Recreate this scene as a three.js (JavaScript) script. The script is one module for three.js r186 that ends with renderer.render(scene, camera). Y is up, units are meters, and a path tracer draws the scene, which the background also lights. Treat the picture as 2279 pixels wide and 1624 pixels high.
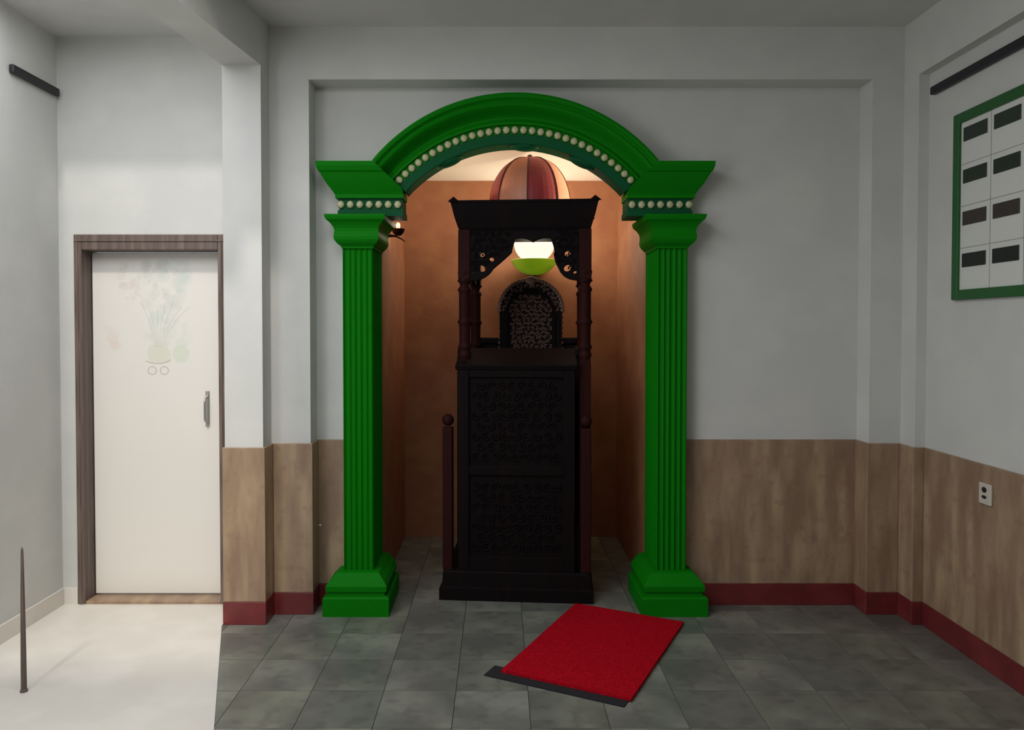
import * as THREE from 'three';
import { RoundedBoxGeometry } from 'three/addons/geometries/RoundedBoxGeometry.js';
import { mergeGeometries } from 'three/addons/utils/BufferGeometryUtils.js';
import { RectAreaLightUniformsLib } from 'three/addons/lights/RectAreaLightUniformsLib.js';
RectAreaLightUniformsLib.init();

// ---------------------------------------------------------------- camera, sky, daylight, exposure
const W = 2279, H = 1624, FOCAL = 1711;
const scene = new THREE.Scene();
const camera = new THREE.PerspectiveCamera(2 * Math.atan(H / 2 / FOCAL) * 180 / Math.PI, W / H, 0.05, 60);
camera.position.set(0, 1.61, 4.45);
camera.rotation.set(-1.3 * Math.PI / 180, 0, 0);
camera.setViewOffset(W, H, 29.5, 43.2, W, H);          // shifted lens, as the picture is cropped
scene.add(camera);
const renderer = new THREE.WebGLRenderer({ antialias: true });
renderer.toneMapping = THREE.LinearToneMapping;
renderer.toneMappingExposure = 0.78;
renderer.shadowMap.enabled = true;
scene.background = new THREE.Color().setRGB(0.7, 0.74, 0.8);

function skyPanel(color, intensity, w, h, pos, target) {   // daylight entering through an opening of this size
  const l = new THREE.RectAreaLight(color, intensity, w, h);
  l.position.set(...pos); l.lookAt(...target); scene.add(l); return l;
}
const SKY = 0xfbfbff;                                                               // overcast daylight through the added light well, side window and roof light
skyPanel(SKY, 4.6, 0.94, 0.64, [-2.04, 3.24, 0.95], [-2.04, 0, 0.95]);              // narrow end beside the beam
skyPanel(SKY, 4.6, 1.30, 2.4, [-1.86, 3.24, 2.51], [-1.86, 0, 2.51]);               // wide end
skyPanel(SKY, 4.6, 2.0, 1.9, [-2.52, 1.75, 4.30], [0, 1.75, 4.30]);                 // window added in the left wall, out of view
skyPanel(SKY, 6.6, 0.9, 2.0, [-0.68, 3.24, 2.55], [-0.68, 0, 2.55]);                // added roof light, out of view, brightens the left of the hall
const sun = new THREE.DirectionalLight(0xfff6e8, 1.7);                               // hazy sun from behind, through the added light well
sun.position.set(-1.8, 1 + 7.15, 1.2 + 6); sun.target.position.set(-1.8, 1, 1.2);
sun.castShadow = true; sun.shadow.radius = 8; sun.shadow.mapSize.set(2048, 2048);
Object.assign(sun.shadow.camera, { left: -6, right: 6, top: 8, bottom: -8, near: 0.5, far: 25 });
scene.add(sun, sun.target);

// ---------------------------------------------------------------- helpers
let seed = 7;
const rnd = () => { seed = (seed * 1664525 + 1013904223) >>> 0; return seed / 4294967296; };
const names = {};
const numbered = n => { const k = names[n] = (names[n] ?? -1) + 1; return k ? n + '_' + String(k).padStart(3, '0') : n; };
function tag(o, label, category, group, kind) {
  if (label) o.userData.label = label;
  if (category) o.userData.category = category;
  if (group) o.userData.group = group;
  if (kind) o.userData.kind = kind;
  return o;
}
function thing(name, label, category, pos = [0, 0, 0], turn = 0, group) {
  const o = new THREE.Group(); o.name = numbered(name); o.position.set(...pos); o.rotation.y = turn; scene.add(o);
  return tag(o, label, category, group);
}
function metreUV(g) {                                       // uv in metres by the main direction of each face
  g = g.index ? g.toNonIndexed() : g;
  const p = g.attributes.position, n = g.attributes.normal, uv = new Float32Array(p.count * 2);
  for (let i = 0; i < p.count; i += 3) {
    let ax = 0, ay = 0, az = 0;
    for (let k = 0; k < 3; k++) { ax += n.getX(i + k); ay += n.getY(i + k); az += n.getZ(i + k); }
    ax = Math.abs(ax); ay = Math.abs(ay); az = Math.abs(az);
    for (let k = 0; k < 3; k++) {
      const x = p.getX(i + k), y = p.getY(i + k), z = p.getZ(i + k);
      const [u, v] = ay > ax && ay > az ? [x, z] : ax > az ? [z + 0.37, y] : [x, y];
      uv[(i + k) * 2] = u; uv[(i + k) * 2 + 1] = v;
    }
  }
  g.setAttribute('uv', new THREE.BufferAttribute(uv, 2));
  return g;
}
const clean = g => { g = g.index ? g.toNonIndexed() : g; for (const k of Object.keys(g.attributes)) if (!['position', 'normal', 'uv'].includes(k)) g.deleteAttribute(k); return g; };
function mesh(name, geos, mat, parent = scene) {
  const list = (Array.isArray(geos) ? geos : [geos]).map(g => metreUV(clean(g)));
  const m = new THREE.Mesh(list.length > 1 ? mergeGeometries(list) : list[0], mat);
  m.name = parent === scene ? numbered(name) : name; parent.add(m); return m;
}
const struct = (name, geos, mat, label) => tag(mesh(name, geos, mat), label, undefined, undefined, 'structure');
const box = (x0, x1, y0, y1, z0, z1) => new THREE.BoxGeometry(x1 - x0, y1 - y0, z1 - z0).translate((x0 + x1) / 2, (y0 + y1) / 2, (z0 + z1) / 2);
const rbox = (x0, x1, y0, y1, z0, z1, r = 0.006) => new RoundedBoxGeometry(x1 - x0, y1 - y0, z1 - z0, 2, Math.min(r, (x1 - x0) / 2.1, (y1 - y0) / 2.1, (z1 - z0) / 2.1)).translate((x0 + x1) / 2, (y0 + y1) / 2, (z0 + z1) / 2);
function flat(tris) {                                       // soup of triangles -> geometry
  const g = new THREE.BufferGeometry();
  g.setAttribute('position', new THREE.Float32BufferAttribute(tris.flat(2), 3));
  g.setAttribute('uv', new THREE.Float32BufferAttribute(new Float32Array(tris.length * 6), 2));
  g.computeVertexNormals(); return g;
}
function loftRects(rows) {                                  // rows: [y, x0, x1, z0, z1] from bottom to top
  const t = [], quad = (a, b, c, d) => t.push([a, b, c], [a, c, d]);
  const ring = ([y, x0, x1, z0, z1, lift = 0]) => [[x0, y + lift, z0], [x0, y + lift, z1], [x1, y + lift, z1], [x1, y + lift, z0]];
  for (let i = 0; i + 1 < rows.length; i++) {
    const a = ring(rows[i]), b = ring(rows[i + 1]);
    for (let k = 0; k < 4; k++) { const j = (k + 1) % 4; quad(a[k], a[j], b[j], b[k]); }
  }
  const a = ring(rows[0]), b = ring(rows[rows.length - 1]);
  quad(a[3], a[2], a[1], a[0]); quad(b[0], b[1], b[2], b[3]);
  return flat(t);
}
const mix = (a, b, t) => a + (b - a) * t;

// ---------------------------------------------------------------- procedural textures
function lattice(n, s) { let q = s; const r = () => { q = (q * 1664525 + 1013904223) >>> 0; return q / 4294967296; }; return Array.from({ length: n * n }, r); }
function noiseField(px, py, size, s) {                      // tiling value noise of px x py cells, four octaves
  const out = new Float32Array(size * size); let amp = 0.5;
  for (let o = 0; o < 4; o++) {
    const nx = px << o, ny = py << o, n = Math.max(nx, ny), L = lattice(n, s + o * 91);
    for (let j = 0; j < size; j++) for (let i = 0; i < size; i++) {
      const x = i / size * nx, y = j / size * ny, xi = Math.floor(x), yi = Math.floor(y);
      let fx = x - xi, fy = y - yi; fx = fx * fx * (3 - 2 * fx); fy = fy * fy * (3 - 2 * fy);
      const at = (a, b) => L[(b % ny) * n + (a % nx)];
      out[j * size + i] += amp * mix(mix(at(xi, yi), at(xi + 1, yi), fx), mix(at(xi, yi + 1), at(xi + 1, yi + 1), fx), fy);
    }
    amp /= 2;
  }
  return out;
}
function colourTexture(size, metres, pick) {
  const d = new Uint8Array(size * size * 4);
  for (let i = 0; i < size * size; i++) { const c = pick(i); for (let k = 0; k < 3; k++) d[i * 4 + k] = Math.max(0, Math.min(255, c[k])); d[i * 4 + 3] = 255; }
  const t = new THREE.DataTexture(d, size, size); t.colorSpace = THREE.SRGBColorSpace; t.wrapS = t.wrapT = THREE.RepeatWrapping;
  t.magFilter = THREE.LinearFilter; t.minFilter = THREE.LinearMipmapLinearFilter; t.generateMipmaps = true; t.repeat.set(1 / metres, 1 / metres); t.needsUpdate = true; return t;
}
const mixc = (a, b, t) => a.map((v, i) => mix(v, b[i], t));
const n1 = noiseField(6, 6, 256, 11), n2 = noiseField(24, 24, 256, 23), nv = noiseField(14, 3, 256, 37), nw = noiseField(28, 2, 256, 53), nf = noiseField(64, 64, 256, 71);
const cl = t => Math.max(0, Math.min(1, t));
const bump = (f, metres) => { const t = colourTexture(256, metres, i => [f[i] * 255, f[i] * 255, f[i] * 255]); t.colorSpace = THREE.NoColorSpace; return t; };
const plaster = colourTexture(256, 1.3, i => mixc([200, 201, 197], [209, 209, 204], cl((n1[i] - 0.3) * 2)));
const dadoTex = colourTexture(256, 0.9, i => mixc(mixc([140, 115, 94], [174, 150, 120], cl((nv[i] - 0.25) * 2.2)), [128, 98, 84], cl((n2[i] - 0.52) * 2.2) * 0.6));
const nicheTex = colourTexture(256, 0.8, i => mixc([150, 98, 68], [166, 116, 80], cl((n1[i] - 0.25) * 2)));
const tileTex = colourTexture(256, 1.4, i => mixc(mixc([104, 106, 100], [140, 142, 130], cl((n1[i] - 0.28) * 2.1)), [82, 80, 80], cl((n2[i] - 0.5) * 2.4) * 0.55));
const woodTex = colourTexture(256, 0.5, i => mixc([15, 11, 12], [25, 15, 15], cl((nw[i] - 0.28) * 2.1)));
const frameTex = colourTexture(256, 0.5, i => mixc([92, 78, 72], [124, 108, 98], cl((nw[i] - 0.28) * 2.1)));
const rugTex = colourTexture(256, 0.3, i => mixc([150, 8, 22], [196, 20, 40], cl((nf[i] - 0.25) * 2)));
const maroonTex = colourTexture(256, 0.7, i => mixc([104, 36, 38], [128, 50, 50], cl((n1[i] - 0.3) * 2)));
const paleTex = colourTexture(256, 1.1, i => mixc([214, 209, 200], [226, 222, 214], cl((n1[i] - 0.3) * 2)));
const std = (o) => new THREE.MeshStandardMaterial(o);
const phys = (o) => new THREE.MeshPhysicalMaterial(o);
const M = {
  wall: std({ map: plaster, roughness: 0.85, bumpMap: bump(n2, 0.5), bumpScale: 0.0006 }),
  ceiling: std({ map: plaster, roughness: 0.9 }),
  dado: std({ map: dadoTex, roughness: 0.32 }),
  maroon: std({ map: maroonTex, roughness: 0.35 }),
  niche: std({ map: nicheTex, roughness: 0.7, bumpMap: bump(n2, 0.4), bumpScale: 0.001 }),
  nicheCeil: std({ color: 0xe9e2d0, roughness: 0.85 }),
  grout: std({ color: 0x33332f, roughness: 0.9 }),
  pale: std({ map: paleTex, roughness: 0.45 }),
  green: phys({ color: new THREE.Color().setRGB(0.003, 0.175, 0.003), roughness: 0.6, specularIntensity: 0.16, bumpMap: bump(n2, 0.3), bumpScale: 0.0008 }),
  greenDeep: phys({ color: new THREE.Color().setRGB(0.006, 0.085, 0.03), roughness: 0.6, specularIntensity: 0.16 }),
  bead: std({ color: 0xb9b98f, roughness: 0.4 }),
  wood: phys({ map: woodTex, roughness: 0.65, specularIntensity: 0.16 }),
  woodRed: phys({ color: 0x2c1110, roughness: 0.6, specularIntensity: 0.16 }),
  doorFrame: std({ map: frameTex, roughness: 0.55 }),
  steel: std({ color: 0xb8b6b0, roughness: 0.35, metalness: 0.8 }),
  dark: std({ color: 0x201d22, roughness: 0.5 }),
  white: std({ color: 0xe6e4dc, roughness: 0.45 }),
  boardGreen: std({ color: 0x1d5a26, roughness: 0.45 }),
  boardWhite: std({ color: 0xd6d8d2, roughness: 0.6 }),
  boardLine: std({ color: 0xa7aaa4, roughness: 0.7 }),
  plate: [0x25332a, 0x1f2d22, 0x38312c, 0x141d17].map(c => std({ color: c, roughness: 0.5 })),
  rug: phys({ map: rugTex, roughness: 1, specularIntensity: 0.1, bumpMap: bump(nf, 0.12), bumpScale: 0.003 }),
  mat: std({ color: 0x17151a, roughness: 0.95 }),
};

// ---------------------------------------------------------------- the room
const CEIL = 3.28, SOFF = 2.99, XC = 0.092, XL = -2.54, XR = 2.31, ZF = 11;
// arch lines: v = 0 outer edge, v = 1 inner edge, s = -1..1 along the arch
function archPoint(s, v) {
  const c = mix(0.79, 0.617, v), apex = mix(2.905, 2.645, v), spring = mix(2.535, 2.375, v), h = apex - spring;
  const R = (c * c + h * h) / (2 * h), a = Math.asin(Math.min(1, c / R));
  return [XC + R * Math.sin(a * s), apex - R + R * Math.cos(a * s)];
}
{ // back wall with the niche opening cut out
  const sh = new THREE.Shape(); sh.moveTo(-1.2, 0); sh.lineTo(XC - 0.815, 0); sh.lineTo(XC - 0.815, 2.4);
  for (let i = 0; i <= 32; i++) sh.lineTo(...archPoint(-1 + i / 16, 0.62));
  sh.lineTo(XC + 0.815, 2.4); sh.lineTo(XC + 0.815, 0); sh.lineTo(XR + 0.1, 0); sh.lineTo(XR + 0.1, CEIL); sh.lineTo(-1.2, CEIL); sh.closePath();
  struct('wall_back', new THREE.ExtrudeGeometry(sh, { depth: 0.25, bevelEnabled: false }).translate(0, 0, -0.25), M.wall, 'white plastered rear wall around the green arch');
}
struct('wall_door_side', [box(XL - 0.2, -2.45, 0, CEIL, -0.25, 0), box(-1.58, -1.2, 0, CEIL, -0.25, 0), box(-2.45, -1.58, 2.15, CEIL, -0.25, 0)], M.wall, 'white wall round the brown-framed door');
const [WY0, WY1, WA, WB] = [0.8, 2.7, 3.3, 5.3];          // unseen window, added in the left wall for light from the left
struct('wall_left', [box(XL - 0.2, XL, 0, CEIL, 0, WA), box(XL - 0.2, XL, 0, CEIL, WB, ZF), box(XL - 0.2, XL, 0, WY0, WA, WB), box(XL - 0.2, XL, WY1, CEIL, WA, WB)], M.wall, 'white wall at the far left beside the door');
struct('wall_right', box(XR, XR + 0.2, 0, CEIL, 0, ZF), M.wall, 'white wall on the right carrying the green-framed board');
struct('wall_front', box(XL - 0.2, XR + 0.2, 0, CEIL, ZF, ZF + 0.2), M.wall, 'white wall behind the viewer');
{
  const w = thing('added_window_1', 'unseen tall window added in the left wall for light from the left'); w.userData.kind = 'structure';
  const zx = [XL - 0.14, XL - 0.07];
  for (const [y0, y1, z0, z1] of [[WY0, WY1, WA, WA + 0.05], [WY0, WY1, WB - 0.05, WB], [WY0, WY0 + 0.05, WA + 0.05, WB - 0.05], [WY1 - 0.05, WY1, WA + 0.05, WB - 0.05], [WY0 + 0.05, WY1 - 0.05, 4.28, 4.32]]) mesh('frame_bar', box(...zx, y0, y1, z0, z1), M.doorFrame, w);
}
// ceiling; the unseen light well is added to brighten the left bay
const WX0 = -2.52, WX1 = -1.56, WX2 = -1.2, WZ0 = 0.62, WZM = 1.28, WZ1 = 3.72;   // narrow beside the beam, wider beyond its end
const [RX0, RX1, RZ0, RZ1] = [-1.14, -0.22, 1.53, 3.57];    // unseen frosted roof light, added to brighten the left of the hall
struct('ceiling', [box(RX1, XR + 0.2, CEIL, CEIL + 0.16, -0.25, ZF + 0.2), box(WX2, RX0, CEIL, CEIL + 0.16, -0.25, ZF + 0.2), box(RX0, RX1, CEIL, CEIL + 0.16, -0.25, RZ0), box(RX0, RX1, CEIL, CEIL + 0.16, RZ1, ZF + 0.2), box(XL - 0.2, WX2, CEIL, CEIL + 0.16, -0.25, WZ0), box(WX1, WX2, CEIL, CEIL + 0.16, WZ0, WZM), box(XL - 0.2, WX2, CEIL, CEIL + 0.16, WZ1, ZF + 0.2), box(XL - 0.2, WX0, CEIL, CEIL + 0.16, WZ0, WZ1)], M.ceiling, 'white ceiling with an unseen light well added to brighten the door bay');
{
  const w = thing('added_window_2', 'unseen frosted roof light added to brighten the left of the hall'); w.userData.kind = 'structure';
  mesh('pane', box(RX0, RX1, CEIL + 0.06, CEIL + 0.07, RZ0, RZ1), phys({ color: 0xf4f6f8, roughness: 1, transmission: 0.5, thickness: 0 }), w);
  for (const [x0, x1, z0, z1] of [[RX0, RX0 + 0.03, RZ0, RZ1], [RX1 - 0.03, RX1, RZ0, RZ1], [RX0, RX1, RZ0, RZ0 + 0.03], [RX0, RX1, RZ1 - 0.03, RZ1]]) mesh('frame_bar', box(x0, x1, CEIL + 0.03, CEIL + 0.06, z0, z1), M.white, w);
}
// pillars, pilasters and beams
struct('trim_1', box(-1.483, -1.276, 0, CEIL, 0, 0.30), M.wall, 'square white pillar between the door and the green arch');
struct('trim_2', box(-1.276, -1.055, 0, CEIL, 0, 0.15), M.wall, 'narrow white pilaster just left of the green arch');
struct('trim_3', box(2.077, 2.253, 0, CEIL, 0, 0.15), M.wall, 'narrow white pilaster near the right corner');
struct('trim_4', box(2.253, XR + 0.01, 0, CEIL, 0, 0.30), M.wall, 'white corner pillar against the right wall');
struct('trim_5', box(-1.055, 2.077, SOFF, CEIL, 0, 0.15), M.wall, 'white beam across the wall above the arch');
struct('trim_6', box(2.253, XR + 0.01, SOFF - 0.02, CEIL, 0.30, ZF), M.wall, 'white beam along the top of the right wall');
{ // beam running from the pillar towards the viewer, a little askew
  const t = [], q = (a, b, c, d) => t.push([a, b, c], [a, c, d]);
  const e = [[-1.483, -1.276, 0.30], [-1.575, -1.378, 1.10], [-1.596, -1.401, 1.28]], Y0 = 3.02, Y1 = CEIL;
  for (let i = 0; i < 2; i++) {
    const [a0, a1, az] = e[i], [b0, b1, bz] = e[i + 1];
    q([a0, Y0, az], [a1, Y0, az], [b1, Y0, bz], [b0, Y0, bz]); q([a1, Y0, az], [a1, Y1, az], [b1, Y1, bz], [b1, Y0, bz]); q([a0, Y1, az], [a0, Y0, az], [b0, Y0, bz], [b0, Y1, bz]);
  }
  q([e[2][0], Y0, e[2][2]], [e[2][1], Y0, e[2][2]], [e[2][1], Y1, e[2][2]], [e[2][0], Y1, e[2][2]]);
  struct('trim_7', flat(t), M.wall, 'white beam running from the pillar towards the viewer');
}
// stone dado and maroon skirting, 12 mm and 16 mm proud
const DT = 0.965, BT = 0.125;
function dado(name, runs, label) {                         // runs: [x0, x1, z0, z1] in plan
  struct(name, runs.map(([x0, x1, z0, z1]) => rbox(x0, x1, BT, DT, z0, z1, 0.004)), M.dado, label);
}
dado('trim_8', [[-1.055, XC - 0.83, 0, 0.012]], 'beige stone dado left of the green arch');
dado('trim_9', [[XC + 0.83, 2.077, 0, 0.012]], 'beige stone dado right of the green arch');
dado('trim_10', [[-1.495, -1.264, 0.30, 0.312], [-1.276, -1.264, 0.15, 0.30], [-1.495, -1.483, 0, 0.3]], 'beige stone cladding on the foot of the square pillar');
dado('trim_11', [[-1.264, -1.043, 0.15, 0.162], [-1.055, -1.043, 0, 0.15]], 'beige stone cladding on the foot of the left pilaster');
dado('trim_12', [[2.065, 2.241, 0.15, 0.162], [2.065, 2.077, 0, 0.15]], 'beige stone cladding on the foot of the right pilaster');
dado('trim_13', [[2.241, XR - 0.012, 0.30, 0.312], [2.241, 2.253, 0.15, 0.30]], 'beige stone cladding on the foot of the corner pillar');
dado('trim_14', [[XR - 0.012, XR, 0.30, ZF]], 'beige stone dado along the right wall');
const skirt = (name, runs, label) => struct(name, runs.map(([x0, x1, z0, z1]) => rbox(x0, x1, 0, BT, z0, z1, 0.003)), M.maroon, label);
skirt('baseboard_back', [[XC + 0.83, 2.065, 0, 0.014], [-1.043, XC - 0.83, 0, 0.014]], 'maroon skirting under the stone dado beside the arch');
skirt('baseboard_pillar', [[-1.497, -1.262, 0.30, 0.314], [-1.276, -1.262, 0.15, 0.30], [-1.262, -1.041, 0.15, 0.164], [-1.055, -1.041, 0.014, 0.15]], 'maroon skirting round the pillar and pilaster left of the arch');
skirt('baseboard_right', [[2.063, 2.239, 0.15, 0.164], [2.063, 2.077, 0.014, 0.15], [2.239, XR - 0.014, 0.30, 0.314], [2.239, 2.253, 0.15, 0.30], [XR - 0.014, XR, 0.314, ZF]], 'maroon skirting along the right wall and its corner');
struct('baseboard_left', [rbox(XL, XL + 0.012, 0, 0.1, 0.012, ZF, 0.003), rbox(XL, -2.45, 0, 0.1, 0, 0.012, 0.003)], M.pale, 'pale skirting along the left wall');

{ // floor: slab, single tiles in view, bright daylight painted as a pale area
  const fl = new THREE.Group(); fl.name = 'floor'; scene.add(fl); tag(fl, 'polished grey marble tile floor with bright daylight painted in as a pale area at the left', undefined, undefined, 'structure');
  mesh('slab', box(XL - 0.2, XR + 0.2, -0.15, -0.012, -1.7, ZF + 0.2), M.grout, fl);
  const P = 0.32, J = 0.0025, mats = [];
  for (let k = 0; k < 8; k++) {
    const t = tileTex.clone(); t.offset.set(rnd(), rnd()); t.rotation = (k % 4) * Math.PI / 2; t.needsUpdate = true;
    const g = 0.78 + 0.3 * rnd();
    mats.push(std({ map: t, color: new THREE.Color(g, g, g * (0.96 + 0.05 * rnd())), roughness: 0.26 }));
  }
  const cache = {}, rest = [];
  for (let i = -8; i <= 8; i++) for (let j = -6; j < 33; j++) {
    let x0 = -0.19 + i * P, x1 = x0 + P, z0 = 0.75 + (j - 2) * P, z1 = z0 + P;
    x0 = Math.max(x0, XL); x1 = Math.min(x1, XR); z0 = Math.max(z0, -1.45); z1 = Math.min(z1, ZF);
    if (x1 - x0 < 0.02 || z1 - z0 < 0.02) continue;
    if (z1 < -0.02 && (x1 < XC - 0.8 || x0 > XC + 0.8)) continue;
    if (x1 < -1.6 && z1 < 1.7) continue;                    // under the painted daylight area
    const w = x1 - x0 - J, d = z1 - z0 - J, key = w.toFixed(3) + '_' + d.toFixed(3);
    if (z0 > 1.65) { rest.push(new THREE.BoxGeometry(w, 0.012, d).translate((x0 + x1) / 2, -0.006, (z0 + z1) / 2)); continue; }
    const g = cache[key] ??= metreUV(clean(new THREE.BoxGeometry(w, 0.012, d)));
    const m = new THREE.Mesh(g, mats[Math.floor(rnd() * 8)]); m.name = 'tile'; m.position.set((x0 + x1) / 2, -0.006, (z0 + z1) / 2); fl.add(m);
  }
  tag(mesh('tiling', rest, mats[0], fl), undefined, undefined, undefined, 'stuff');
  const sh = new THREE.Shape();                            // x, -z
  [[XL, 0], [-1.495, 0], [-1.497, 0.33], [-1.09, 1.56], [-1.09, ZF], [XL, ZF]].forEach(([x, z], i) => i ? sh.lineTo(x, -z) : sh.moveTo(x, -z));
  mesh('painted_daylight', new THREE.ExtrudeGeometry(sh, { depth: 0.004, bevelEnabled: false }).rotateX(-Math.PI / 2), M.pale, fl);  // pale sheet puts the bright daylight patch into the floor colour
}

// ---------------------------------------------------------------- niche behind the arch
const NZ = -1.45, NX0 = XC - 0.815, NX1 = XC + 0.815, NC = 2.735;
{
  const n = new THREE.Group(); n.name = 'wall_niche'; scene.add(n); tag(n, 'deep tan plastered niche behind the green arch', undefined, undefined, 'structure');
  mesh('niche_wall', [box(NX0 - 0.12, NX0, 0, NC + 0.1, NZ, -0.25), box(NX1, NX1 + 0.12, 0, NC + 0.1, NZ, -0.25), box(NX0 - 0.12, NX1 + 0.12, 0, NC + 0.1, NZ - 0.12, NZ)], M.niche, n);
  mesh('niche_ceiling', box(NX0 - 0.12, NX1 + 0.12, NC, NC + 0.12, NZ - 0.12, -0.25), M.nicheCeil, n);
}

// ---------------------------------------------------------------- door
{
  const d = new THREE.Group(); d.name = 'door_1'; scene.add(d); tag(d, 'white door with a faint flower print in a brown wooden frame', undefined, undefined, 'structure');
  const fr = mesh('door_frame', [rbox(-2.45, -2.405, 0, 2.15, -0.14, 0.012), rbox(-1.62, -1.58, 0, 2.15, -0.14, 0.012), rbox(-2.405, -1.62, 2.06, 2.15, -0.14, 0.012)], M.doorFrame, d);
  mesh('frame_bead', [rbox(-2.445, -1.585, 2.108, 2.118, 0.008, 0.018, 0.003), rbox(-2.432, -2.424, 0, 2.108, 0.008, 0.018, 0.003), rbox(-1.602, -1.595, 0, 2.108, 0.008, 0.018, 0.003)], M.doorFrame, fr);
  mesh('threshold', rbox(-2.405, -1.62, 0.0, 0.022, -0.14, 0.01), M.dado, d);
  // leaf: faded vase of flowers printed on its upper half
  const cv = document.createElement('canvas'); cv.width = 512; cv.height = 1388; const x = cv.getContext('2d');
  x.fillStyle = '#e4e1da'; x.fillRect(0, 0, 512, 1388);
  const blob = (cx, cy, r, c, a) => { x.fillStyle = c; x.globalAlpha = a; x.beginPath(); x.ellipse(cx, cy, r, r * (0.7 + 0.5 * rnd()), rnd() * 3, 0, 7); x.fill(); };
  for (let i = 0; i < 70; i++) blob(290 + (rnd() - 0.5) * 170, 200 + (rnd() - 0.5) * 330, 8 + rnd() * 22, ['#b9cfc4', '#c4d0cc', '#bcc4bd'][i % 3], 0.14);
  for (let i = 0; i < 50; i++) blob(200 + (rnd() - 0.5) * 190, 110 + (rnd() - 0.5) * 150, 5 + rnd() * 14, ['#bfb9b2', '#c9c2ba'][i % 2], 0.16);
  for (let i = 0; i < 18; i++) blob(75 + (rnd() - 0.5) * 40, 340 + (rnd() - 0.5) * 90, 8 + rnd() * 14, '#d9cbc4', 0.12);
  x.globalAlpha = 0.2; x.strokeStyle = '#9fa39a'; x.lineWidth = 4;
  for (let i = 0; i < 7; i++) { x.beginPath(); x.moveTo(245 + i * 5, 380); x.quadraticCurveTo(235 + i * 9, 300, 190 + i * 32, 180 + rnd() * 60); x.stroke(); }
  x.globalAlpha = 0.35; x.fillStyle = '#c9cdaf'; x.beginPath(); x.moveTo(222, 372); x.quadraticCurveTo(200, 420, 228, 446); x.lineTo(296, 446); x.quadraticCurveTo(318, 410, 286, 372); x.fill();
  x.fillStyle = '#c2d3b4'; x.beginPath(); x.ellipse(345, 408, 34, 36, 0, 0, 7); x.fill();
  x.strokeStyle = '#8f8d88'; x.globalAlpha = 0.35; x.lineWidth = 5;
  x.beginPath(); x.moveTo(205, 436); x.quadraticCurveTo(255, 462, 305, 432); x.stroke();
  for (const k of [-1, 1]) { x.beginPath(); x.arc(255 + k * 24, 476, 16, 0, 7); x.stroke(); }
  x.globalAlpha = 1;
  const tex = new THREE.CanvasTexture(cv); tex.colorSpace = THREE.SRGBColorSpace;
  const leaf = new THREE.Group(); leaf.name = 'door_leaf'; d.add(leaf);
  mesh('leaf_panel', rbox(-2.4, -1.625, 0.03, 2.055, -0.13, -0.095, 0.004), M.white, leaf);
  const pg = new THREE.PlaneGeometry(0.765, 2.015), pm = new THREE.Mesh(pg, std({ map: tex, roughness: 0.5 })); pm.name = 'flower_print'; pm.position.set(-2.0125, 1.0425, -0.0942); leaf.add(pm);
  tag(pm, 'faded print of a vase with flowers');
  const h = [rbox(-1.735, -1.712, 1.03, 1.24, -0.094, -0.086, 0.004)];
  const c = new THREE.CatmullRomCurve3([[-1.723, 1.21, -0.088], [-1.723, 1.19, -0.05], [-1.723, 1.13, -0.044], [-1.723, 1.07, -0.05], [-1.723, 1.05, -0.088]].map(p => new THREE.Vector3(...p)));
  h.push(new THREE.TubeGeometry(c, 20, 0.006, 8)); mesh('handle', h, M.steel, leaf);
}

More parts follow.
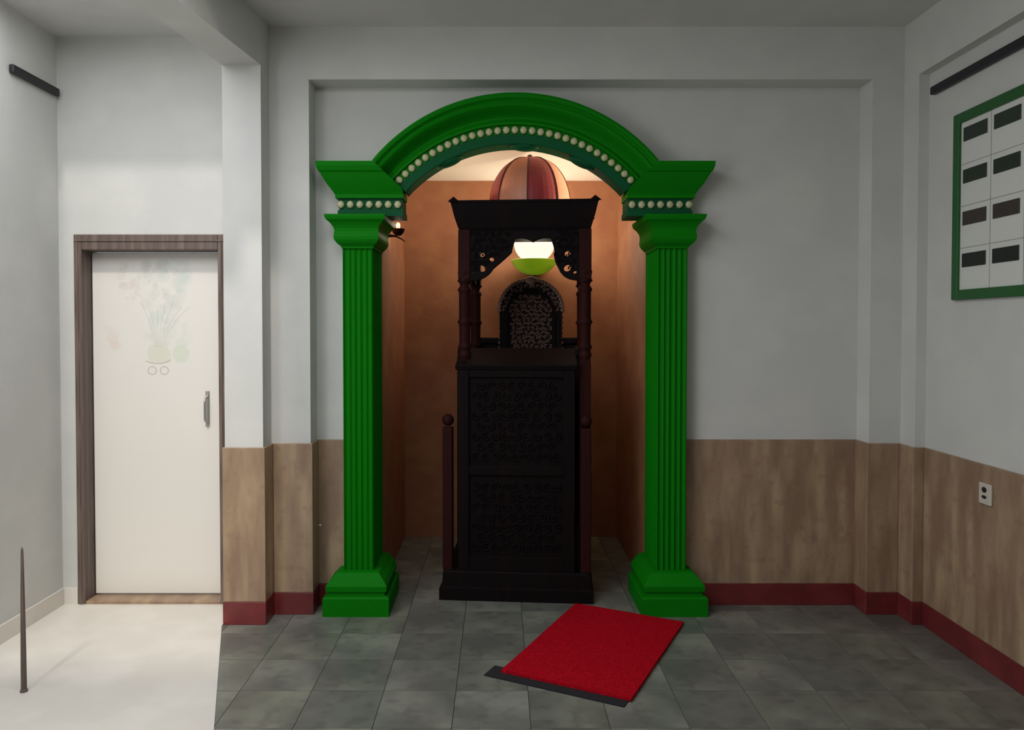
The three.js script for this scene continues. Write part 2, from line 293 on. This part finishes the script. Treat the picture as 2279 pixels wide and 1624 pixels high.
// ---------------------------------------------------------------- green arch
{
  const a = thing('arch_portal', 'green moulded arch on two fluted columns framing the niche', 'arch');
  // swept moulding: profile of (v, z)
  const prof = [[0, 0], [0, 0.195], [0.05, 0.2], [0.1, 0.196], [0.14, 0.18]];
  for (let i = 0; i <= 8; i++) { const t = i / 8; prof.push([mix(0.16, 0.5, t), 0.175 - 0.075 * Math.pow(Math.sin(t * Math.PI / 2), 1.6) + 0.014 * Math.sin(t * Math.PI * 2)]); }
  prof.push([0.53, 0.106], [0.58, 0.106], [0.585, 0.088], [0.79, 0.088]);
  const low = [[0.79, 0.088], [0.795, 0.104], [0.985, 0.104], [1, 0.098], [1, -0.05], [0.6, -0.05], [0.6, 0]];
  function sweep(pr, s0, s1, n, cap) {
    const t = [], at = (i, k) => { const [X, Y] = archPoint(mix(s0, s1, i / n), pr[k][0]); return [X, Y, pr[k][1]]; };
    for (let i = 0; i < n; i++) for (let k = 0; k + 1 < pr.length; k++) { const A = at(i, k), B = at(i + 1, k), C = at(i + 1, k + 1), D = at(i, k + 1); t.push([A, D, C], [A, C, B]); }
    return flat(t);
  }
  mesh('arch_moulding', sweep(prof, -1, 1, 64), M.green, a);
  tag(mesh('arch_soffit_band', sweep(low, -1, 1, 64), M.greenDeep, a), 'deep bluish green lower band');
  // small cusps hanging under the band
  for (const s of [-0.56, 0.08, 0.58]) {
    const [X, Y] = archPoint(s, 1), g = new THREE.SphereGeometry(1, 20, 12).scale(0.085, 0.026, 0.055);
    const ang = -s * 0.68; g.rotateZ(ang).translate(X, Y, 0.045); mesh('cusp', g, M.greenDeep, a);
  }
  const stud = new THREE.OctahedronGeometry(1, 1).scale(0.0215, 0.0235, 0.014);
  const addStud = (X, Y, z, r) => { const m = mesh('stud', stud.clone().rotateZ(r), M.bead, a); m.position.set(X, Y, z); };
  for (let i = 0; i < 31; i++) { const s = mix(-0.965, 0.965, i / 30), [X, Y] = archPoint(s, 0.69); addStud(X, Y, 0.094, -s * 0.7); }
  for (const k of [-1, 1]) {
    const MX = (x0, x1) => k < 0 ? [XC - x1, XC - x0] : [XC + x0, XC + x1];   // distances from the axis -> x range
    const e = new THREE.Group(); e.name = 'entablature'; a.add(e);
    const row = (y, inn, out, zf, zb = -0.1) => { const [p, q] = MX(inn, out); return [y, p, q, zb, zf]; };
    const inn = y => Math.max(0.632, mix(0.617, 0.79, (y - 2.375) / 0.16));   // mitred against the foot of the arch
    const cr = (y, out, zf) => row(y, inn(y), out, zf);
    const cor = [cr(2.342, 1.012, 0.106), cr(2.362, 1.012, 0.106)];
    for (let i = 0; i <= 10; i++) { const t = i / 10, o = 0.07 * Math.pow(t, 1.4) + 0.012 * Math.sin(t * Math.PI); cor.push(cr(mix(2.362, 2.475, t), 1.015 + o, 0.106 + o)); }
    cor.push(cr(2.48, 1.092, 0.186), cr(2.505, 1.10, 0.198), cr(2.53, 1.102, 0.2));
    mesh('cornice', loftRects(cor), M.green, e);
    tag(mesh('frieze', loftRects([row(2.242, 0.632, 1.0, 0.1), row(2.274, 0.632, 1.0, 0.1), row(2.275, 0.638, 0.994, 0.086), row(2.342, 0.638, 0.994, 0.086)]), M.greenDeep, e), 'deep bluish green band behind the studs');
    for (let i = 0; i < 7; i++) addStud(XC + k * (0.662 + i * 0.0535), 2.307, 0.092, 0);
    const c = new THREE.Group(); c.name = 'column'; a.add(c);
    const rc = (y, o) => row(y, 0.805 - o, 0.975 + o, 0.1 + o, -0.25);
    const cap = [rc(2.06, 0.004), rc(2.072, 0.006)];
    for (let i = 0; i <= 8; i++) { const t = i / 8; cap.push(rc(mix(2.075, 2.20, t), 0.012 + 0.048 * Math.pow(t, 0.8) + 0.018 * Math.sin(t * Math.PI * 2 - Math.PI) * -0.6)); }
    cap.push(rc(2.215, 0.078), rc(2.232, 0.084), rc(2.242, 0.084));
    mesh('capital', loftRects(cap), M.green, c);
    // fluted shaft: reeds on the front face and on the inner face
    const pts = [], xo = 0.975, xi = 0.805;
    pts.push([xo, -0.25], [xo, 0.092]);
    for (let i = 0; i <= 48; i++) { const t = i / 48; pts.push([mix(xo - 0.006, xi + 0.006, t), 0.1 - 0.013 * Math.pow(Math.abs(Math.sin(t * Math.PI * 5)), 0.7)]); }
    for (let i = 0; i <= 40; i++) { const t = i / 40; pts.push([xi + 0.01 * Math.pow(Math.abs(Math.sin(t * Math.PI * 5)), 0.7), mix(0.092, -0.24, t)]); }
    pts.push([xi, -0.25]);
    const sh = new THREE.Shape(); pts.forEach(([x, z], i) => i ? sh.lineTo(XC + k * x, -z) : sh.moveTo(XC + k * x, -z));
    mesh('shaft', new THREE.ExtrudeGeometry(sh, { depth: 1.84, bevelEnabled: false }).rotateX(-Math.PI / 2).translate(0, 0.225, 0), M.green, c);
    mesh('base', loftRects([rc(0.0, 0.1), rc(0.1, 0.1), rc(0.108, 0.094), rc(0.11, 0.074), rc(0.132, 0.072), rc(0.135, 0.084), rc(0.165, 0.086), rc(0.19, 0.07), rc(0.205, 0.055), rc(0.228, 0.035), rc(0.232, 0.01)]), M.green, c);
  }
}

// ---------------------------------------------------------------- pulpit in the niche
const PX = 0.10, PZ = -0.035, PT = -4.5 * Math.PI / 180;
function scrollwork(inside, x0, x1, y0, y1, z, step, r) {   // rows of small curled tendrils
  const g = [];
  for (let j = 0, y = y0; y <= y1; y += step, j++) for (let x = x0 + (j % 2) * step / 2; x <= x1; x += step) {
    if (!inside(x, y)) continue;
    const a = rnd() * 6.28;
    g.push(new THREE.TorusGeometry(step * 0.36, r, 5, 12, 4.4).rotateZ(a).translate(x, y, z));
    g.push(new THREE.SphereGeometry(r * 1.3, 6, 5).translate(x, y, z));
  }
  return g;
}
{
  const p = thing('pulpit', 'dark wooden pulpit with a flared canopy and red ribbed dome', 'pulpit', [PX, 0, PZ], PT);
  mesh('plinth', loftRects([[0, -0.455, 0.455, -0.86, 0], [0.07, -0.455, 0.455, -0.86, 0], [0.08, -0.44, 0.44, -0.85, -0.015], [0.16, -0.435, 0.435, -0.85, -0.02], [0.17, -0.42, 0.42, -0.84, -0.03]]), M.wood, p);
  const fp = new THREE.Group(); fp.name = 'front_panel'; p.add(fp);
  mesh('board', rbox(-0.345, 0.345, 0.17, 1.40, -0.075, -0.045), M.wood, fp);
  for (const [x0, x1, y0, y1] of [[-0.345, -0.28, 0.17, 1.40], [0.28, 0.345, 0.17, 1.40], [-0.28, 0.28, 0.17, 0.26], [-0.28, 0.28, 0.74, 0.80], [-0.28, 0.28, 1.32, 1.40]]) mesh('rail', rbox(x0, x1, y0, y1, -0.05, -0.028, 0.005), M.wood, fp);
  mesh('carving', [...scrollwork(() => true, -0.24, 0.24, 0.31, 0.70, -0.042, 0.06, 0.006), ...scrollwork(() => true, -0.24, 0.24, 0.85, 1.28, -0.042, 0.06, 0.006)], M.wood, fp);
  mesh('desk_top', rbox(-0.36, 0.36, -0.016, 0.016, -0.16, 0.16, 0.006).rotateX(0.3).translate(0, 1.425, -0.17), M.wood, p);
  for (const k of [-1, 1]) {
    const s = new THREE.Group(); s.name = 'side_panel'; p.add(s);
    mesh('board', rbox(k * 0.355 + 0.045 - 0.012 - (k < 0 ? 0.04 : 0), k * 0.355 + 0.045 + 0.012 - (k < 0 ? 0.04 : 0), 0.17, 1.44, -0.72, -0.12, 0.004), M.wood, s);
    mesh('top_rail', rbox(k * 0.355 + 0.02 - 0.025, k * 0.355 + 0.02 + 0.025, 1.44, 1.49, -0.74, -0.12, 0.012), M.wood, s);
    // newel with a ball at the front corner of the plinth
    const nw = mesh('newel', [rbox(k * 0.41 - 0.03, k * 0.41 + 0.03, 0.165, 1.02, -0.10, -0.04, 0.008), new THREE.SphereGeometry(0.036, 16, 12).translate(k * 0.41, 1.062, -0.07)], M.woodRed, p);
  }
  mesh('rear_panel', [rbox(-0.29, 0.38, 0.17, 1.50, -0.76, -0.735), rbox(-0.31, 0.40, 1.50, 1.545, -0.77, -0.72, 0.012)], M.wood, p);
  mesh('platform', box(-0.33, 0.38, 0.165, 0.45, -0.735, -0.075), M.wood, p);
  // four turned posts
  const turn = [];
  for (let i = 0; i <= 60; i++) {
    const t = i / 60, y = 1.40 + t * 0.82; let r = 0.031 + 0.004 * Math.sin(t * Math.PI);
    for (const c of [0.06, 0.12, 0.30, 0.54, 0.60, 0.66]) r += 0.011 * Math.exp(-(((t - c) / 0.012) ** 2));
    r -= 0.007 * Math.exp(-(((t - 0.57) / 0.02) ** 2)); turn.push(new THREE.Vector2(r, y));
  }
  for (const [x, z] of [[-0.315, -0.12], [0.405, -0.12], [-0.315, -0.72], [0.405, -0.72]]) {
    const po = mesh('post', [new THREE.LatheGeometry(turn, 20).translate(x, 0, z), rbox(x - 0.034, x + 0.034, 0.17, 1.42, z - 0.034, z + 0.034, 0.006), rbox(x - 0.036, x + 0.036, 1.90, 2.20, z - 0.036, z + 0.036, 0.006)], M.woodRed, p);
  }
  // carved spandrels under the canopy: front, rear and sides
  const CX = 0.045;
  function spandrel(w, lobed) {                             // hanging from y = 2.20, half width w
    const s = new THREE.Shape(); s.moveTo(-w, 2.2); s.lineTo(-w, 1.895); s.quadraticCurveTo(-w + 0.11, 1.885, -w * 0.6 + 0.02, 1.965);
    const o = lobed ? 0.052 : 0;                            // the lobed opening sits a little off centre
    s.quadraticCurveTo(-w * 0.42 + o / 2, 2.02, -0.13 + o, 2.06); s.quadraticCurveTo(-0.122 + o, 2.11, -0.105 + o, 2.142);
    if (lobed) { s.quadraticCurveTo(-0.055 + o, 2.158, o, 2.122); s.quadraticCurveTo(0.055 + o, 2.158, 0.105 + o, 2.142); } else s.lineTo(0.105, 2.142);
    s.quadraticCurveTo(0.122 + o, 2.11, 0.13 + o, 2.06); s.quadraticCurveTo(w * 0.42 + o / 2, 2.02, w * 0.6 - 0.02 + o / 3, 1.965); s.quadraticCurveTo(w - 0.11, 1.885, w, 1.895); s.lineTo(w, 2.2); s.closePath();
    for (const k of [-1, 1]) for (const [x, y, r] of [[w - 0.09, 1.965, 0.026], [w - 0.15, k < 0 ? 2.02 : 2.125, 0.018], [w - 0.09, 2.05, 0.022], [w - 0.045, 1.94, 0.013]]) {
      if (w < 0.3 && x < w - 0.17) continue;
      const h = new THREE.Path(); h.absellipse(k * x, y, r, r * 0.8, 0, Math.PI * 2, true, k * 0.6); s.holes.push(h);
    }
    return new THREE.ExtrudeGeometry(s, { depth: 0.02, bevelEnabled: true, bevelSize: 0.003, bevelThickness: 0.003, bevelSegments: 1, curveSegments: 10 }).translate(0, 0, -0.01);
  }
  const fs = mesh('front_spandrel', spandrel(0.345, true).translate(CX, 0, -0.105), M.wood, p);
  mesh('carving', [-1, 1].flatMap(k => scrollwork((x, y) => y > 1.93 + (0.30 - Math.abs(x - CX)) * 0.7 && (x < CX - 0.09 || x > CX + 0.19), k < 0 ? CX - 0.31 : CX + 0.13, k < 0 ? CX - 0.09 : CX + 0.31, 1.92, 2.18, -0.09, 0.042, 0.005)), M.wood, fs);
  for (const k of [-1, 1]) mesh('side_spandrel', spandrel(0.27, false).rotateY(Math.PI / 2).translate(CX + k * 0.36, 0, -0.42), M.wood, p);
  // flared canopy with lifted corners
  const can = new THREE.Group(); can.name = 'canopy'; p.add(can);
  const ring = (y, o) => [y, CX - 0.388 - o, CX + 0.388 + o, -0.775 - o, -0.08 + o];
  const rows = [ring(2.196, 0), ring(2.2, 0)];
  for (let i = 0; i <= 6; i++) { const t = i / 6; rows.push(ring(mix(2.205, 2.345, t), 0.006 + 0.038 * t * t + 0.012 * Math.sin(t * Math.PI))); }
  rows.push(ring(2.35, 0.048), ring(2.362, 0.05));
  mesh('cornice', loftRects(rows), M.wood, can);
  for (const k of [-1, 1]) for (const zz of [-0.82, -0.035]) mesh('corner_lip', new THREE.ConeGeometry(0.03, 0.06, 4).rotateY(Math.PI / 4).scale(1.6, 0.5, 0.6).translate(CX + k * 0.415, 2.37, zz), M.wood, can);
  // dome of eight painted gores with thin ribs
  const dm = new THREE.Group(); dm.name = 'dome'; p.add(dm); dm.position.set(CX + 0.02, 2.36, -0.41);
  const DR = 0.252, DH = 0.325, dp = t => [DR * Math.pow(Math.cos(t * Math.PI / 2), 0.82) + 0.004, DH * Math.sin(t * Math.PI / 2)];
  const salmon = std({ color: 0xcc8468, roughness: 0.45 }), deep = std({ color: 0x963034, roughness: 0.45 }), rib = std({ color: 0x5a1f16, roughness: 0.5 });
  for (let k = 0; k < 8; k++) {
    const t = [], a0 = k * Math.PI / 4 - 0.02, n = 6, m = 14, at = (i, j) => { const [r, y] = dp(j / m), a = a0 + i / n * Math.PI / 4; return [r * Math.sin(a), y, r * Math.cos(a)]; };
    for (let i = 0; i < n; i++) for (let j = 0; j < m; j++) { const A = at(i, j), B = at(i + 1, j), C = at(i + 1, j + 1), D = at(i, j + 1); t.push([A, B, C], [A, C, D]); }
    mesh('gore', flat(t), k % 2 ? salmon : deep, dm);
    const pts = []; for (let j = 0; j <= m; j++) { const [r, y] = dp(j / m); pts.push(new THREE.Vector3((r + 0.002) * Math.sin(a0), y, (r + 0.002) * Math.cos(a0))); }
    mesh('rib', new THREE.TubeGeometry(new THREE.CatmullRomCurve3(pts), 24, 0.0045, 6), rib, dm);
  }
  mesh('finial', [new THREE.SphereGeometry(0.018, 14, 10).translate(0, DH + 0.004, 0), new THREE.CylinderGeometry(0.028, 0.034, 0.012, 16).translate(0, DH - 0.008, 0)], rib, dm);
}
{ // chair standing on the pulpit platform
  const c = thing('high_back_chair', 'carved dark wooden chair with an arched back under the pulpit canopy', 'chair', [PX + 0.10, 0.45, PZ - 0.50], PT);
  const sh = new THREE.Shape(), hw = 0.205; sh.moveTo(-hw, 0.4); sh.lineTo(-hw, 1.28);
  for (let i = 1; i <= 24; i++) { const a = Math.PI - i / 24 * Math.PI; sh.lineTo(hw * Math.cos(a), 1.28 + 0.195 * Math.sin(a)); }
  sh.lineTo(hw, 0.4); sh.closePath();
  const b = new THREE.Group(); b.name = 'backrest'; c.add(b);
  mesh('back_panel', new THREE.ExtrudeGeometry(sh, { depth: 0.03, bevelEnabled: true, bevelSize: 0.005, bevelThickness: 0.005, bevelSegments: 2 }).translate(0, 0, -0.215), M.wood, b);
  const brown = std({ color: 0x74564c, roughness: 0.5 }), edge = [], lobes = [];
  for (let i = 0; i <= 26; i++) { const a = Math.PI - i / 26 * Math.PI; lobes.push(new THREE.SphereGeometry(0.021, 10, 8).scale(1, 1, 0.8).translate((hw + 0.002) * Math.cos(a), 1.28 + 0.2 * Math.sin(a), -0.195)); }
  for (const k of [-1, 1]) for (let y = 0.85; y < 1.28; y += 0.035) lobes.push(new THREE.SphereGeometry(0.015, 8, 6).translate(k * hw, y, -0.195));
  for (let i = 0; i <= 40; i++) { const a = Math.PI * (1 - i / 40); edge.push(new THREE.Vector3(0.158 * Math.cos(a), 1.26 + 0.15 * Math.sin(a), -0.178)); }
  edge.unshift(new THREE.Vector3(-0.158, 0.6, -0.178)); edge.push(new THREE.Vector3(0.158, 0.6, -0.178));
  mesh('crest', [...lobes, new THREE.OctahedronGeometry(0.042, 1).scale(1.1, 0.85, 0.5).translate(0, 1.475, -0.19)], brown, b);
  mesh('inner_moulding', new THREE.TubeGeometry(new THREE.CatmullRomCurve3(edge), 120, 0.011, 7), M.wood, b);
  mesh('carving', scrollwork((x, y) => (y < 1.26 ? Math.abs(x) < 0.14 : Math.hypot(x / 0.142, (y - 1.26) / 0.13) < 1), -0.14, 0.14, 0.62, 1.40, -0.180, 0.03, 0.0032), brown, b);
  mesh('carving', scrollwork((x, y) => y > 1.26 && Math.hypot(x / 0.165, (y - 1.26) / 0.165) > 1.03 && Math.hypot(x / 0.195, (y - 1.28) / 0.19) < 1, -0.2, 0.2, 1.26, 1.48, -0.180, 0.026, 0.003), brown, b);
  mesh('seat', rbox(-0.22, 0.22, 0.40, 0.45, -0.2, 0.2, 0.012), M.wood, c);
  for (const x of [-0.19, 0.19]) for (const z of [-0.18, 0.17]) mesh('leg', rbox(x - 0.022, x + 0.022, 0, 0.41, z - 0.022, z + 0.022, 0.006), M.wood, c);
  for (const k of [-1, 1]) mesh('arm', [rbox(k * 0.2 - 0.02, k * 0.2 + 0.02, 0.63, 0.665, -0.19, 0.17, 0.01), rbox(k * 0.2 - 0.016, k * 0.2 + 0.016, 0.44, 0.635, 0.12, 0.155, 0.008)], M.wood, c);
}
// ---------------------------------------------------------------- lamps in the niche
{
  const l = thing('globe_lamp', 'glowing white globe lamp in a green bowl on the niche wall', 'lamp', [0.262, 2.205, -1.24]);
  mesh('globe', new THREE.SphereGeometry(0.15, 32, 20).scale(1, 0.95, 1).translate(0, 0.03, 0), std({ color: 0xf4efe6, emissive: 0xfff0e4, emissiveIntensity: 1.25, roughness: 0.5 }), l);
  const pts = []; for (let i = 0; i <= 16; i++) { const a = i / 16 * 1.32; pts.push(new THREE.Vector2(0.178 * Math.sin(a), -0.06 - 0.145 * Math.cos(a))); }
  for (let i = 16; i >= 0; i--) { const a = i / 16 * 1.32; pts.push(new THREE.Vector2(0.168 * Math.sin(a), -0.058 - 0.136 * Math.cos(a))); }
  tag(mesh('bowl', new THREE.LatheGeometry(pts, 36), new THREE.MeshPhysicalMaterial({ color: 0xbcd85c, roughness: 0.9, transmission: 0.25, thickness: 0, side: THREE.DoubleSide }), l), 'green glass bowl');
  mesh('wall_arm', [new THREE.TubeGeometry(new THREE.CatmullRomCurve3([[0, -0.2, 0], [0, -0.24, -0.05], [0, -0.2, -0.14], [0, -0.16, -0.2]].map(q => new THREE.Vector3(...q))), 16, 0.009, 8), new THREE.CylinderGeometry(0.04, 0.045, 0.015, 18).rotateX(Math.PI / 2).translate(0, -0.16, -0.2)], M.dark, l);
  const pl = new THREE.PointLight(0xfff0dc, 1.35, 0, 2); pl.position.set(0.262, 2.235, -1.24); pl.shadow.radius = 6; scene.add(pl);
}
function sconce(pos, k, power, label) {
  const s = thing('wall_sconce', label, 'lamp', pos);
  mesh('wall_plate', rbox(-k * 0.062 - 0.006, -k * 0.062 + 0.006, -0.06, 0.06, -0.03, 0.03, 0.004), M.woodRed, s);
  const sp = new THREE.Shape(); sp.moveTo(-0.055, -0.03); sp.quadraticCurveTo(0.0, -0.03, 0.055, -0.075); sp.quadraticCurveTo(0.02, -0.05, -0.005, -0.043); sp.quadraticCurveTo(-0.03, -0.04, -0.055, -0.045); sp.closePath();
  const g = new THREE.ExtrudeGeometry(sp, { depth: 0.016, bevelEnabled: true, bevelSize: 0.003, bevelThickness: 0.003, bevelSegments: 1 }).translate(0, 0, -0.008); if (k < 0) g.rotateY(Math.PI);
  mesh('leaf_arm', g, M.woodRed, s);
  const cp = [[0, -0.05], [0.018, -0.047], [0.034, -0.03], [0.043, -0.006], [0.040, -0.006], [0.031, -0.028], [0.016, -0.043], [0, -0.045]].map(q => new THREE.Vector2(...q));
  mesh('added_uplight_cup', new THREE.LatheGeometry(cp, 24).translate(k * 0.01, 0.012, 0), M.woodRed, s);  // cup added to keep bulb light off the lower niche walls
  mesh('bulb', new THREE.CapsuleGeometry(0.013, 0.045, 6, 14).translate(k * 0.01, 0.012, 0), std({ color: 0xfff3dc, emissive: 0xffe6bd, emissiveIntensity: 0.9, roughness: 0.4 }), s);
  const pl = new THREE.PointLight(0xffecd0, power, 0, 2); pl.position.set(pos[0] + k * 0.01, pos[1] + 0.015, pos[2]); pl.shadow.radius = 1.2; scene.add(pl);
}
sconce([XC - 0.737, 2.23, -0.42], 1, 1.1, 'small leaf-armed sconce lamp beside the left column capital');
sconce([XC + 0.737, 2.36, -0.33], -1, 2.1, 'sconce lamp hidden behind the right column capital');

// ---------------------------------------------------------------- rug and mat
{
  const ang = 26.5 * Math.PI / 180;                         // turn of the rug on the floor
  const u = [Math.cos(ang), Math.sin(ang)], v = [-Math.sin(ang), Math.cos(ang)];
  const at = (a, b, o = [0.45, 0.02]) => [o[0] + u[0] * a + v[0] * b, o[1] + u[1] * a + v[1] * b];
  function sheet(a0, a1, b0, b1, y0, y1, wave) {
    const n = 24, top = (i, j) => { const a = mix(a0, a1, i / n), b = mix(b0, b1, j / n), [x, z] = at(a, b); return [x, y1 + wave * (0.5 + 0.5 * Math.sin(a * 9 + b * 5)) + wave * 1.5 * Math.pow(j / n, 8), z]; };
    const t = [], q = (A, B, C, D) => t.push([A, B, C], [A, C, D]), dn = p => [p[0], y0, p[2]];
    for (let i = 0; i < n; i++) for (let j = 0; j < n; j++) q(top(i, j), top(i, j + 1), top(i + 1, j + 1), top(i + 1, j));
    for (let i = 0; i < n; i++) for (const [A, B] of [[top(i + 1, 0), top(i, 0)], [top(i, n), top(i + 1, n)], [top(0, i), top(0, i + 1)], [top(n, i + 1), top(n, i)]]) q(A, dn(A), dn(B), B);
    const c = [dn(top(0, 0)), dn(top(n, 0)), dn(top(n, n)), dn(top(0, n))]; q(c[0], c[1], c[2], c[3]);
    return flat(t);
  }
  tag(mesh('floor_mat', sheet(-0.06, 0.61, 0.93, 1.04, 0, 0.006, 0), M.mat), 'thin black mat showing under the front edge of the red rug', 'mat');
  tag(mesh('rug', sheet(0, 0.625, 0.01, 0.985, 0.0065, 0.016, 0.002), M.rug), 'plain red rug lying askew on the floor before the pulpit', 'rug');
}
// ---------------------------------------------------------------- green-framed board on the right wall
{
  const b = thing('notice_board', 'white wall board in a green frame with rows of dark name plates', 'board', [XR, 1.75, 0.56]);
  const L = 0.80, T = 0.925, fw = 0.05;                     // runs along z, faces -x
  mesh('panel', box(-0.012, 0, 0.02, T - 0.02, 0.02, L - 0.02), M.boardWhite, b);
  for (const [y0, y1, z0, z1] of [[0, T, 0, fw], [0, T, L - fw, L], [0, fw, fw, L - fw], [T - fw, T, fw, L - fw]]) mesh('frame_bar', rbox(-0.026, 0, y0, y1, z0, z1, 0.005), M.boardGreen, b);
  const rows = 4, cols = 3, ph = (T - 2 * fw) / rows, pw = (L - 2 * fw) / cols;
  for (let r = 1; r < rows; r++) mesh('grid_line', box(-0.0135, -0.011, fw + r * ph - 0.002, fw + r * ph + 0.002, fw, L - fw), M.boardLine, b);
  for (let c = 1; c < cols; c++) mesh('grid_line', box(-0.0135, -0.011, fw, T - fw, fw + c * pw - 0.002, fw + c * pw + 0.002), M.boardLine, b);
  for (let r = 0; r < rows; r++) for (let c = 0; c < cols; c++) {
    const y = fw + (r + 1) * ph - 0.062, z = fw + c * pw + 0.022;
    mesh('name_plate', rbox(-0.017, -0.011, y - 0.034, y + 0.034, z, z + pw - 0.05, 0.003), M.plate[3 - r], b);
  }
}
// ---------------------------------------------------------------- rails, socket, post, screw
{
  const r = thing('ceiling_rail', 'dark rail running along the top of the right wall', 'rail', [XR, 2.86, 0.36]);
  mesh('bar', rbox(-0.034, -0.004, -0.021, 0.021, 0, 3.2, 0.006), M.dark, r);
  for (const z of [0.5, 1.4, 2.3, 3.0]) mesh('bracket', box(-0.03, 0, -0.012, 0.012, z - 0.01, z + 0.01), M.dark, r);
  const q = thing('ceiling_rail', 'short dark rail high on the left wall', 'rail', [XL, 2.955, 0.02]);
  mesh('bar', rbox(0.004, 0.03, -0.022, 0.022, 0, 0.42, 0.006), M.dark, q);
  for (const z of [0.1, 0.32]) mesh('bracket', box(0, 0.026, -0.012, 0.012, z - 0.01, z + 0.01), M.dark, q);
}
{
  const s = thing('wall_socket', 'white wall socket on the stone dado below the board', 'socket', [XR - 0.012, 0.83, 0.85]);
  mesh('cover', rbox(-0.014, 0, -0.05, 0.05, -0.045, 0.045, 0.006), std({ color: 0xc9c2b4, roughness: 0.45 }), s);
  for (const y of [0.02, -0.014]) mesh('outlet', new THREE.CylinderGeometry(0.013, 0.013, 0.004, 18).scale(y > 0 ? 1 : 0.6, 1, 1.3).rotateZ(Math.PI / 2).translate(-0.0145, y, 0), M.dark, s);
}
{
  const s = thing('short_post', 'slim dark post standing on the floor at the far left', 'post', [-2.10, 0.004, 1.085]);
  mesh('shaft', new THREE.LatheGeometry([[0, 0.006], [0.012, 0.006], [0.0115, 0.12], [0.009, 0.4], [0.0055, 0.625], [0.003, 0.64], [0, 0.641]].map(q => new THREE.Vector2(...q)), 14), M.doorFrame, s);
  mesh('foot', new THREE.LatheGeometry([[0, 0], [0.016, 0], [0.016, 0.006], [0.012, 0.012], [0, 0.012]].map(q => new THREE.Vector2(...q)), 16), M.doorFrame, s);
}
tag(mesh('dado_screw', new THREE.SphereGeometry(0.007, 12, 8).scale(1, 1, 0.6).translate(-1.036, 0.467, 0.013), M.white), 'white screw cap on the stone dado left of the arch', 'screw');

scene.traverse(o => { if (o.isMesh) { o.castShadow = true; o.receiveShadow = true; } });
renderer.render(scene, camera);
